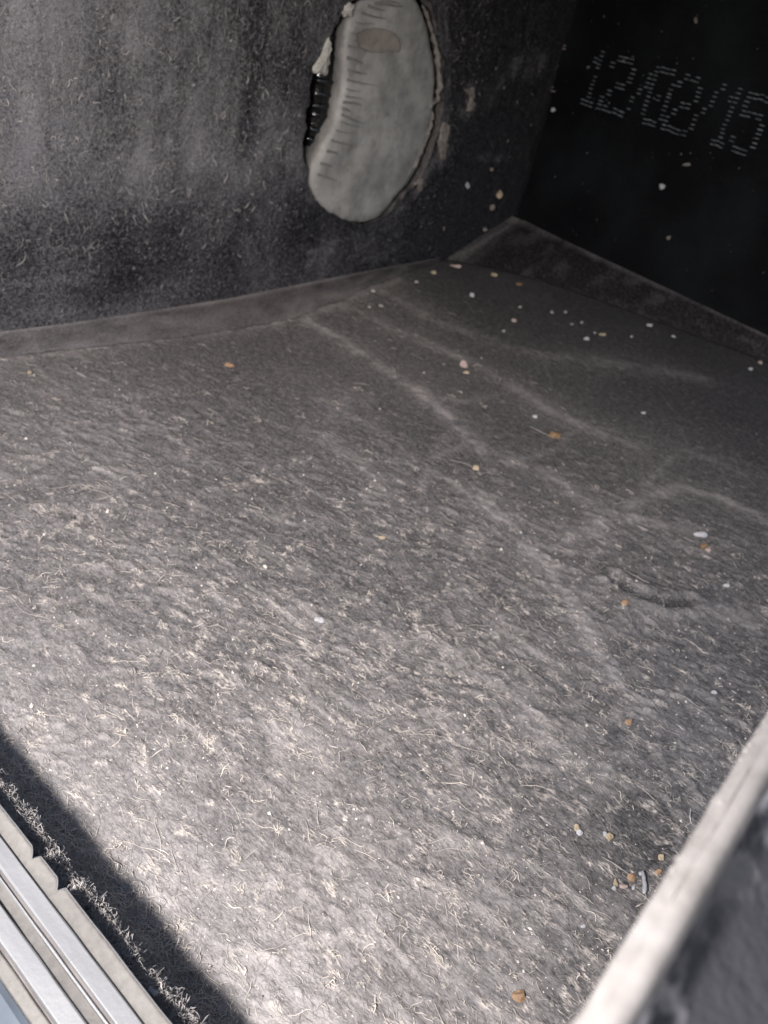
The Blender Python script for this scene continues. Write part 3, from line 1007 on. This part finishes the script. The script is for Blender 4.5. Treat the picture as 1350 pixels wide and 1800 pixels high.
# ------------------------------------------------------------------ fibres, crumbs
def fibres(name, base, nrm_axis, hfun, n_seg, length, radius, theta, curl, lift, mat, parent=None, label=None):
    """thin curved tubes lying on a surface. base (N,2) surface coords."""
    N = len(base)
    t = np.linspace(0, 1, n_seg + 1)
    u = base[:, 0:1].copy()
    v = base[:, 1:2].copy()
    th = theta[:, None] + curl[:, None] * (t[None] - 0.5) + 0.5 * curl[:, None] * np.sin(t[None] * 6 + theta[:, None] * 7)
    du = np.cos(th) * (length / n_seg)[:, None]
    dv = np.sin(th) * (length / n_seg)[:, None]
    U = u + np.cumsum(du, 1) - du[:, :1] - 0.5 * du.sum(1, keepdims=True)
    Vv = v + np.cumsum(dv, 1) - dv[:, :1] - 0.5 * dv.sum(1, keepdims=True)
    Hh = hfun(U.ravel(), Vv.ravel()).reshape(U.shape)
    Hh = Hh + 0.0008 + lift[:, None] * np.sin(t[None] * math.pi * rng.uniform(0.5, 1.6, (N, 1))) ** 2
    cs = []
    tang = np.stack([np.cos(th), np.sin(th)], -1)
    rads = radius[:, None] * (1 - 0.55 * np.abs(t[None] * 2 - 1) ** 2)
    for q in range(3):
        a = 2 * math.pi * q / 3 + 0.5
        offn = math.sin(a) * rads
        offs = math.cos(a) * rads
        cs.append(np.stack([U - tang[..., 1] * offs, Vv + tang[..., 0] * offs, Hh + offn], -1))
    P = np.stack(cs, 2)                        # N, seg+1, 3, 3
    if nrm_axis == 2:
        XYZ = P
    elif nrm_axis == 1:
        XYZ = np.stack([P[..., 0], yA - P[..., 2], P[..., 1]], -1)
    else:
        XYZ = np.stack([xB - P[..., 2], P[..., 0], P[..., 1]], -1)
    XYZ = XYZ.reshape(-1, 3)
    base_i = (np.arange(N) * (n_seg + 1) * 3)[:, None, None]
    s_ = (np.arange(n_seg) * 3)[None, :, None]
    q = np.arange(3)[None, None]
    a = base_i + s_ + q
    b = base_i + s_ + (q + 1) % 3
    F = np.stack([a, b, b + 3, a + 3], -1).reshape(-1, 4)
    o_ = mesh_np(name, XYZ, F, mat, parent)
    o_["kind"] = "stuff"
    if label:
        o_["label"] = label
    return o_


def sample_floor(n, xmin=0.24, xmax=2.6, pw=1.0):
    out = []
    need = n
    while need > 0:
        x = xmin + (xmax - xmin) * rng.random(need * 3)
        y = rng.uniform(-0.12, 1.82, need * 3)
        near = 1 - sstep(0.6, 2.0, x + 0.65 * (y - 0.6))
        d = interp(FD, x, y)
        bp_ = hit(1092, 1478)
        d = d * np.where(np.hypot((x - bp_[0]) / 0.1, (y - bp_[1]) / 0.055) < 0.95, 0.15, 1.0)
        near = near * np.where(np.hypot((x - bp_[0]) / 0.1, (y - bp_[1]) / 0.055) < 0.95, 0.3, 1.0)
        keep = rng.random(need * 3) < np.clip((0.10 + 0.9 * near) * (0.25 + 1.2 * d) * pw, 0, 1)
        out.append(np.stack([x, y], -1)[keep])
        need = n - sum(len(k) for k in out)
    return np.concatenate(out)[:n]


TH0 = math.pi / 2 + 0.28
n = 42000
b = sample_floor(n, 0.26, 2.4)
fibres("felt_nap", b, 2, floor_h, 2, np.clip(rng.lognormal(math.log(0.0065), 0.4, n), 0.003, 0.016), np.clip(rng.lognormal(math.log(0.00022), 0.3, n), 0.00014, 0.0005),
       TH0 + rng.normal(0, 0.55, n), rng.normal(0, 0.6, n), np.abs(rng.normal(0, 0.0016, n)), M_nap,
       label="very short grey nap of dust fibres over the whole box floor")
n = 6000
b = sample_floor(n)
fibres("dust_fibres", b, 2, floor_h, 4, np.clip(rng.lognormal(math.log(0.016), 0.5, n), 0.005, 0.05), np.clip(rng.lognormal(math.log(0.00028), 0.35, n), 0.00016, 0.0008),
       TH0 + rng.normal(0, 0.75, n), rng.normal(0, 1.3, n), np.abs(rng.normal(0, 0.0018, n)), M_fibre_grey,
       label="fine grey dust fibres scattered over the box floor")
n = 600
b = sample_floor(n, 0.3, 2.2)
L = np.clip(rng.lognormal(math.log(0.026), 0.45, n), 0.012, 0.07)
fibres("pale_fibres", b, 2, floor_h, 6, L, np.clip(rng.lognormal(math.log(0.00048), 0.4, n), 0.00028, 0.0012),
       TH0 + rng.normal(0, 0.7, n), rng.normal(0, 0.9, n), np.abs(rng.normal(0, 0.002, n)), M_fibre,
       label="longer pale curled lint fibres lying on the box floor")
n = 26
b = sample_floor(n, 0.35, 1.6)
fibres("long_strands", b, 2, floor_h, 12, rng.uniform(0.05, 0.13, n), rng.uniform(0.0003, 0.0006, n),
       TH0 + rng.normal(0, 0.5, n), rng.normal(0, 1.1, n), np.abs(rng.normal(0, 0.003, n)), M_fibre,
       label="a few long pale strands of lint across the near floor")
# tangled tufts
cent = sample_floor(420, 0.32, 1.9)
cent = np.concatenate([cent, np.array([hit(u, v)[:2] for u, v in [(410, 1172), (395, 1165), (340, 1160), (520, 958), (945, 1270), (1040, 1340), (770, 1250), (500, 1270), (620, 1290), (600, 1480), (680, 1490)]])])
k = rng.integers(0, len(cent), 2600)
b = cent[k] + rng.normal(0, 1, (2600, 2)) * (0.002 + 0.009 * rng.random((len(cent), 1)) ** 1.6)[k] * np.array([[1.0, 1.5]])
n = len(b)
fibres("lint_tufts", b, 2, floor_h, 5, np.clip(rng.lognormal(math.log(0.011), 0.4, n), 0.004, 0.03), np.clip(rng.lognormal(math.log(0.00055), 0.3, n), 0.0003, 0.0011),
       TH0 + rng.normal(0, 0.9, n), rng.normal(0, 1.2, n), np.abs(rng.normal(0, 0.0025, n)), M_fibre,
       label="small pale tufts of tangled lint on the box floor")
# fluff in the shade behind the sill
n = 7000
b = np.stack([0.282 + 0.022 * rng.standard_normal(n), rng.uniform(-0.05, 0.8, n)], -1)
b[:, 0] = np.where(b[:, 0] < 0.262, 0.53 - b[:, 0], b[:, 0])
fibres("sill_fluff", b, 2, floor_h, 5, np.clip(rng.lognormal(math.log(0.014), 0.4, n), 0.005, 0.04), np.clip(rng.lognormal(math.log(0.0005), 0.3, n), 0.0002, 0.0009),
       rng.uniform(0, math.pi, n), rng.normal(0, 2.2, n), np.abs(rng.normal(0, 0.005, n)), M_fibre,
       label="fluffy dust packed along the shaded foot of the metal sill")


def seal_h(x, y):
    return 0.1685 - 0.9 * np.clip(x - 0.220, 0, 0.03) + 0.004 * fbm(x * 90, y * 60, 2, 42.0)


n = 13000
by = rng.uniform(-0.05, 0.85, n)
dens = np.clip(0.95 + 0.8 * fbm(by * 22, by * 0 + 5.0, 3, 43.0) - 0.25 * (by < 0.36), 0.12, 1.2)
by = by[rng.random(n) < dens]
n = len(by)
b = np.stack([0.236 + 0.0055 * rng.standard_normal(n) + 0.004 * fbm(by * 35, by * 0 + 2.0, 3, 44.0), by], -1)
fibres("seal_pile", b, 2, seal_h, 5, np.clip(rng.lognormal(math.log(0.012), 0.4, n), 0.004, 0.03), np.clip(rng.lognormal(math.log(0.00042), 0.3, n), 0.0002, 0.0008),
       rng.normal(0.1, 0.9, n), rng.normal(0, 2.0, n), np.abs(rng.normal(0, 0.005, n)), M_wlint, sill)


# lint on the side wall
def wall_h(x, z):
    return wallA_fields(x, z)[0]


def hole_free(b, margin=0.03):
    a = np.arctan2(b[:, 1] - HC[1], b[:, 0] - HC[0])
    return np.hypot(b[:, 0] - HC[0], b[:, 1] - HC[1]) > np.interp(a, ang, rad) + margin


n = 26000
b = np.stack([0.55 + 2.2 * rng.random(n) ** 1.4, rng.uniform(0.03, 1.1, n)], -1)
keep = rng.random(n) < np.clip((0.2 + 1.0 * sstep(0.1, 0.6, b[:, 1])) * (1.05 - 0.8 * sstep(0.9, 2.2, b[:, 0])), 0, 1)
b = b[keep]
b = b[hole_free(b)]
n = len(b)
fibres("wall_lint", b, 1, wall_h, 4, np.clip(rng.lognormal(math.log(0.011), 0.45, n), 0.004, 0.03), np.clip(rng.lognormal(math.log(0.00042), 0.35, n), 0.0002, 0.0009),
       math.pi / 2 + rng.normal(0, 0.8, n), rng.normal(0, 1.8, n), np.abs(rng.normal(0, 0.003, n)), M_wlint,
       label="short grey lint clinging to the left wall")
n = 330
b = np.stack([0.75 + 1.15 * rng.random(n), np.clip(rng.normal(0.52, 0.2, n), 0.05, 1.0)], -1)
b = b[hole_free(b)]
n = len(b)
fibres("wall_curls", b, 1, wall_h, 6, np.clip(rng.lognormal(math.log(0.020), 0.45, n), 0.008, 0.06), np.clip(rng.lognormal(math.log(0.00085), 0.35, n), 0.0005, 0.0018),
       math.pi / 2 + rng.normal(0, 0.7, n), rng.normal(0, 2.2, n), np.abs(rng.normal(0, 0.004, n)), M_fibre_grey,
       label="larger pale curls of lint on the upper left wall")


def crumbs(name, P, rad_, mat, label):
    """many tiny irregular octahedral crumbs in one object"""
    N = len(P)
    base = np.array([(1, 0, 0), (0, 1, 0), (-1, 0, 0), (0, -1, 0), (0, 0, 1), (0, 0, -1)], float)
    V = base[None] * rad_[:, None, None] * rng.uniform(0.5, 1.3, (N, 6, 1)) + rng.normal(0, 0.2, (N, 6, 3)) * rad_[:, None, None] + P[:, None]
    f = np.array([(0, 1, 4), (1, 2, 4), (2, 3, 4), (3, 0, 4), (1, 0, 5), (2, 1, 5), (3, 2, 5), (0, 3, 5)])
    F = (np.arange(N) * 6)[:, None, None] + f[None]
    o_ = mesh_np(name, V.reshape(-1, 3), F.reshape(-1, 3), mat, None, smooth=False)
    o_["kind"] = "stuff"
    o_["label"] = label
    return o_


n = 6000
b = sample_floor(n, 0.26, 2.6)
r = np.clip(rng.lognormal(math.log(0.0008), 0.5, n), 0.0005, 0.005)
crumbs("dust_crumbs", np.stack([b[:, 0], b[:, 1], floor_h(b[:, 0], b[:, 1]) + 0.3 * r], -1), r, M_crumb, "tiny pale dust crumbs strewn over the box floor")
n = 140
b = np.stack([rng.uniform(0.2, 1.85, n), rng.uniform(0.16, 1.15, n)], -1)
r = np.clip(rng.lognormal(math.log(0.0016), 0.5, n), 0.0008, 0.004)
crumbs("wall_specks", np.stack([np.full(n, xB - 0.006), b[:, 0], b[:, 1]], -1), r, M_mud, "tiny grey specks on the dark end wall")
n = 80
b = np.stack([rng.uniform(2.6, 3.27, n), rng.uniform(0.1, 0.95, n)], -1)
r = np.clip(rng.lognormal(math.log(0.0028), 0.5, n), 0.001, 0.007)
crumbs("side_specks", np.stack([b[:, 0], yA - wall_h(b[:, 0], b[:, 1]) - 0.001, b[:, 1]], -1), r, M_mud, "tiny grey specks on the left wall beyond the hole")
n = 900
x = rng.uniform(0.1, 0.8, n)
r = np.clip(rng.lognormal(math.log(0.0008), 0.5, n), 0.0004, 0.0022)
crumbs("rim_crumbs", np.stack([x, -0.0132 - 0.004 * rng.random(n), 0.6985 + 0.004 * rng.random(n)], -1), r, M_rim, "pale crumbs along the cut edge of the near panel")

# ------------------------------------------------------------------ single grains
def grain(name, u, v, wpx, hpx, mat, label, ax=2, val=None, group=None, seed=0, tilt=0.0, flat=0.7):
    if ax == 2:
        p = hit(u, v, 2, 0.01)
        z = float(floor_h(p[0], p[1])[0])
        p = hit(u, v, 2, z + 0.0015)
    else:
        p = hit(u, v, ax, val)
    k = depth(p) / FPX
    g0 = 0.62 if v > 700 else 0.52
    a, c = wpx * g0 * k, hpx * g0 * k
    g = np.random.default_rng(seed + int(u) * 7 + int(v))
    bm = bmesh.new()
    bmesh.ops.create_icosphere(bm, subdivisions=2, radius=1.0)
    ph = g.uniform(0, 6, 9)
    dirs = g.normal(0, 1, (7, 3))
    dirs /= np.linalg.norm(dirs, axis=1)[:, None]
    cut = g.uniform(0.45, 0.9, 7)
    e1 = RIGHT * math.cos(tilt) + DOWN * math.sin(tilt)
    e2 = -RIGHT * math.sin(tilt) + DOWN * math.cos(tilt)
    e3 = FWD
    for vt in bm.verts:
        q = np.array(vt.co)
        for d_, c_ in zip(dirs, cut):          # knock flat facets off the lump
            t = np.dot(q, d_)
            if t > c_:
                q = q - d_ * (t - c_)
        q = q * (1 + 0.07 * math.sin(q[0] * 5 + ph[0]) + 0.06 * math.sin(q[1] * 7 + ph[1]) + 0.05 * math.sin(q[2] * 6 + ph[2]))
        w_ = e1 * q[0] * a + e2 * q[1] * c + e3 * q[2] * min(a, c) * flat
        vt.co = Vector((w_ * S).tolist())
    me = bpy.data.meshes.new(name)
    bm.to_mesh(me)
    bm.free()
    me.materials.append(mat)
    ob = link(bpy.data.objects.new(name, me))
    ob.location = Vector((p * S).tolist())
    return tag(ob, label, name.split("_")[-1], group)


G = [
    ("sand_grain", 402, 643, 17, 14, M_orange, "orange brown grain lying alone near the foot of the left wall"),
    ("dark_chip", 415, 657, 18, 11, M_dark, "dark lump standing for the shadow of the lone orange grain near the left wall"),  # cast shadow of the orange grain, added as a dark lump
    ("sand_grain", 815, 643, 15, 22, M_pink, "largest pink grain, oval, on the far middle of the floor"),
    ("sand_grain", 818, 655, 14, 7, M_tan, "flat tan crumb just under the oval pink grain"),
    ("sand_grain", 975, 767, 17, 16, M_brown, "round brown grain on the right middle of the floor"),
    ("sand_grain", 836, 823, 10, 10, M_tan, "small tan grain beside the forked dust line"),
    ("sand_grain", 672, 946, 12, 9, M_tan, "tan double grain alone at the middle of the floor"),
    ("white_chip", 562, 1090, 17, 11, M_white, "white oval flake alone in the centre of the dusty floor"),
    ("white_chip", 1229, 940, 22, 12, M_white, "largest white chip near the right edge, at the end of a dust line"),
    ("sand_grain", 1238, 962, 12, 12, M_brown, "brown half of the grain pair under the largest white chip"),
    ("sand_grain", 1245, 969, 11, 11, M_pink, "pinkish half of the grain pair under the largest white chip"),
    ("sand_grain", 1098, 1060, 14, 13, M_orange, "orange grain beside the dark crease in the floor"),
    ("sand_grain", 1106, 1270, 14, 12, M_orange, "orange grain on the long dust line above the bare patch"),
    ("white_chip", 1255, 1217, 10, 7, M_white, "small white chip near the upper end of the cut panel"),
    ("white_chip", 1277, 1029, 10, 7, M_white, "small white chip below the pale grain pair at right"),
    ("sand_grain", 1015, 1456, 12, 15, M_tan, "tan grain touching a white chip, left of the bare patch"),
    ("white_chip", 1019, 1464, 13, 10, M_white, "white chip against the tan grain left of the bare patch"),
    ("white_chip", 1063, 1467, 9, 9, M_white, "round white chip at the left edge of the bare patch"),
    ("sand_grain", 1071, 1471, 13, 14, M_tan, "tan grain beside the round white chip of the bare patch"),
    ("sand_grain", 1110, 1543, 14, 15, M_orange, "orange grain next to the long white scrap"),
    ("sand_grain", 1082, 1552, 11, 15, M_tan, "yellow tan grain left of the orange one by the long white scrap"),
    ("white_chip", 1080, 1561, 9, 8, M_white, "white chip under the yellow tan grain"),
    ("sand_grain", 1097, 1558, 12, 9, M_pink, "pale pinkish grain between the yellow tan grain and the white scrap"),
    ("white_chip", 1114, 1561, 7, 7, M_white, "tiny white chip under the orange grain by the white scrap"),
    ("sand_grain", 1163, 1508, 10, 13, M_tan, "yellow tan grain near the cut edge above the white scrap"),
    ("sand_grain", 1157, 1532, 15, 10, M_orange, "orange grain half under the cut edge of the near panel"),
    ("sand_grain", 915, 1750, 28, 24, M_orange, "largest orange grain, at the bottom of the photo"),
    ("white_chip", 830, 520, 10, 13, M_white, "oval white chip, brightest on the dark far floor"),
    ("white_chip", 1030, 596, 13, 9, M_white, "white chip before the far strip, beside a tan cluster"),
    ("sand_grain", 1058, 588, 14, 8, M_tan, "flat tan cluster beside the white chip before the far strip"),
    ("sand_grain", 903, 564, 13, 9, M_pink, "pinkish grain on the dark far floor"),
    ("sand_grain", 762, 480, 11, 11, M_tan, "greenish tan grain at the foot of the left wall near the far corner"),
    ("sand_grain", 868, 484, 13, 8, M_tan, "tan grain in the dust of the far corner"),
    ("sand_grain", 913, 500, 13, 10, M_brown, "brown grain in the dust right of the far corner"),
    ("sand_grain", 800, 468, 22, 10, M_pink, "low pinkish heap of grit at the far wall joint"),
    ("sand_grain", 812, 452, 11, 12, M_orange, "rusty grain on top of the pinkish grit at the far wall joint"),
    ("white_chip", 1142, 572, 13, 9, M_white, "white chip at the lower edge of the far strip"),
    ("white_chip", 1184, 592, 10, 7, M_white, "small white chip along the far strip, right of the first"),
    ("sand_grain", 1336, 638, 9, 9, M_pink, "pink grain where the far strip leaves the photo"),
    ("white_chip", 1319, 649, 10, 7, M_white, "white chip beside the pink grain at the right edge"),
    ("white_chip", 941, 733, 9, 7, M_white, "small white chip above the round brown grain"),
    ("white_chip", 1132, 726, 8, 6, M_white, "small white chip alone on the dark right floor"),
    ("sand_grain", 52, 655, 8, 8, M_tan, "tiny tan grain at the left edge of the photo"),
    ("sand_grain", 735, 1600, 0.1, 0.1, M_tan, ""),
    ("white_chip", 1026, 1628, 8, 6, M_white, "small white chip on the lower floor left of the cut edge"),
]
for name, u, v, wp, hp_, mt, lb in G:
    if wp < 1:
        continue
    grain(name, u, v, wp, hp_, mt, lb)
for u, v, s_, lb in [
        (970, 549, 8, "tiny pale crumb, left one of a close pair on the dark far floor"), (994, 549, 7, "tiny pale crumb, right one of a close pair on the dark far floor"),
        (1022, 567, 8, "tiny pale crumb just above the white chip with the tan cluster"), (1005, 570, 6, "faint tiny crumb left of the one above the tan cluster chip"),
        (914, 540, 7, "tiny pale crumb straight above the pinkish grain on the far floor"), (885, 582, 6, "tiny pale crumb left below the pinkish grain on the far floor"),
        (732, 496, 7, "tiny pale crumb under the greenish tan grain at the wall foot"), (650, 540, 7, "tiny crumb near the left wall foot below the worn strip end"),
        (670, 538, 9, "flat pale crumb right of the tiny crumb near the left wall foot"), (745, 655, 5, "tiny pale crumb left of the large oval pink grain"),
        (1045, 585, 6, "tiny crumb between the white chip and its tan cluster"), (1110, 592, 6, "faint crumb right of the tan cluster on the far floor"),
        (655, 512, 9, "pale crumb on the edge of the strip at the left wall foot")]:
    grain("dust_crumb", u, v, s_, s_ * 0.8, M_dull, lb)
# specks stuck on the walls
for u, v, wp, hp_, mt, ax, val, lb in [
        (822, 327, 9, 13, M_white, 1, yA - 0.01, "white speck stuck on the dark wall right of the hole"),
        (878, 342, 11, 16, M_tan, 1, yA - 0.01, "yellowish speck stuck on the wall above the far corner"),
        (866, 365, 9, 13, M_mud, 1, yA - 0.01, "grey brown speck under the yellowish one above the far corner"),
        (865, 298, 7, 7, M_mud, 1, yA - 0.01, "small grey speck right of the lower hole edge"),
        (853, 403, 9, 8, M_mud, 1, yA - 0.01, "grey speck at the wall foot by the far corner"),
        (1164, 327, 11, 12, M_white, 0, xB - 0.01, "brightest white speck on the dark end wall"),
        (972, 193, 9, 8, M_white, 0, xB - 0.01, "white speck left of the printed date"),
        (1176, 418, 8, 9, M_mud, 0, xB - 0.01, "grey speck low on the dark end wall"),
        (1034, 118, 6, 6, M_mud, 0, xB - 0.01, "small grey speck just left of the printed one"),
        (1223, 36, 8, 12, M_mud, 0, xB - 0.01, "grey fleck high on the end wall above the date"),
        (1207, 289, 14, 6, M_mud, 0, xB - 0.01, "flat grey fleck under the printed date")]:
    grain("wall_speck", u, v, wp, hp_, mt, lb, ax, val)


def scrap(name, px, width, mat, label, cat, zoff=0.006, ax=2):
    pts = []
    for u, v in px:
        p = hit(u, v, 2, 0.01)
        z = float(floor_h(p[0], p[1])[0])
        pts.append(hit(u, v, 2, z + zoff))
    # resample
    pts = np.array(pts)
    t = np.linspace(0, len(pts) - 1, 14)
    pts = np.stack([np.interp(t, np.arange(len(pts)), pts[:, k]) for k in range(3)], -1)
    k = depth(pts[0]) / FPX * 0.5
    r_ = [width * k * (0.75 + 0.5 * rng2.random()) for _ in pts]
    r_[0] *= 0.6
    r_[-1] *= 0.6
    o_ = tube(name, pts, r_, mat, None, 7)
    return tag(o_, label, cat)


scrap("white_scrap", [(1123, 1537), (1131, 1534), (1132, 1546), (1134, 1558), (1132, 1571)], 8, M_white, "long bent white scrap beside the cut edge of the near panel", "scrap")
scrap("curled_straw", [(141, 1582), (145, 1588), (147, 1600)], 3.5, M_straw, "short yellow straw curl caught in the fuzz by the metal lip", "straw", 0.150)
scrap("white_tuft", [(261, 1738), (266, 1742), (276, 1750)], 11, M_white, "fluffy white bit caught against the metal lip", "tuft", 0.165)
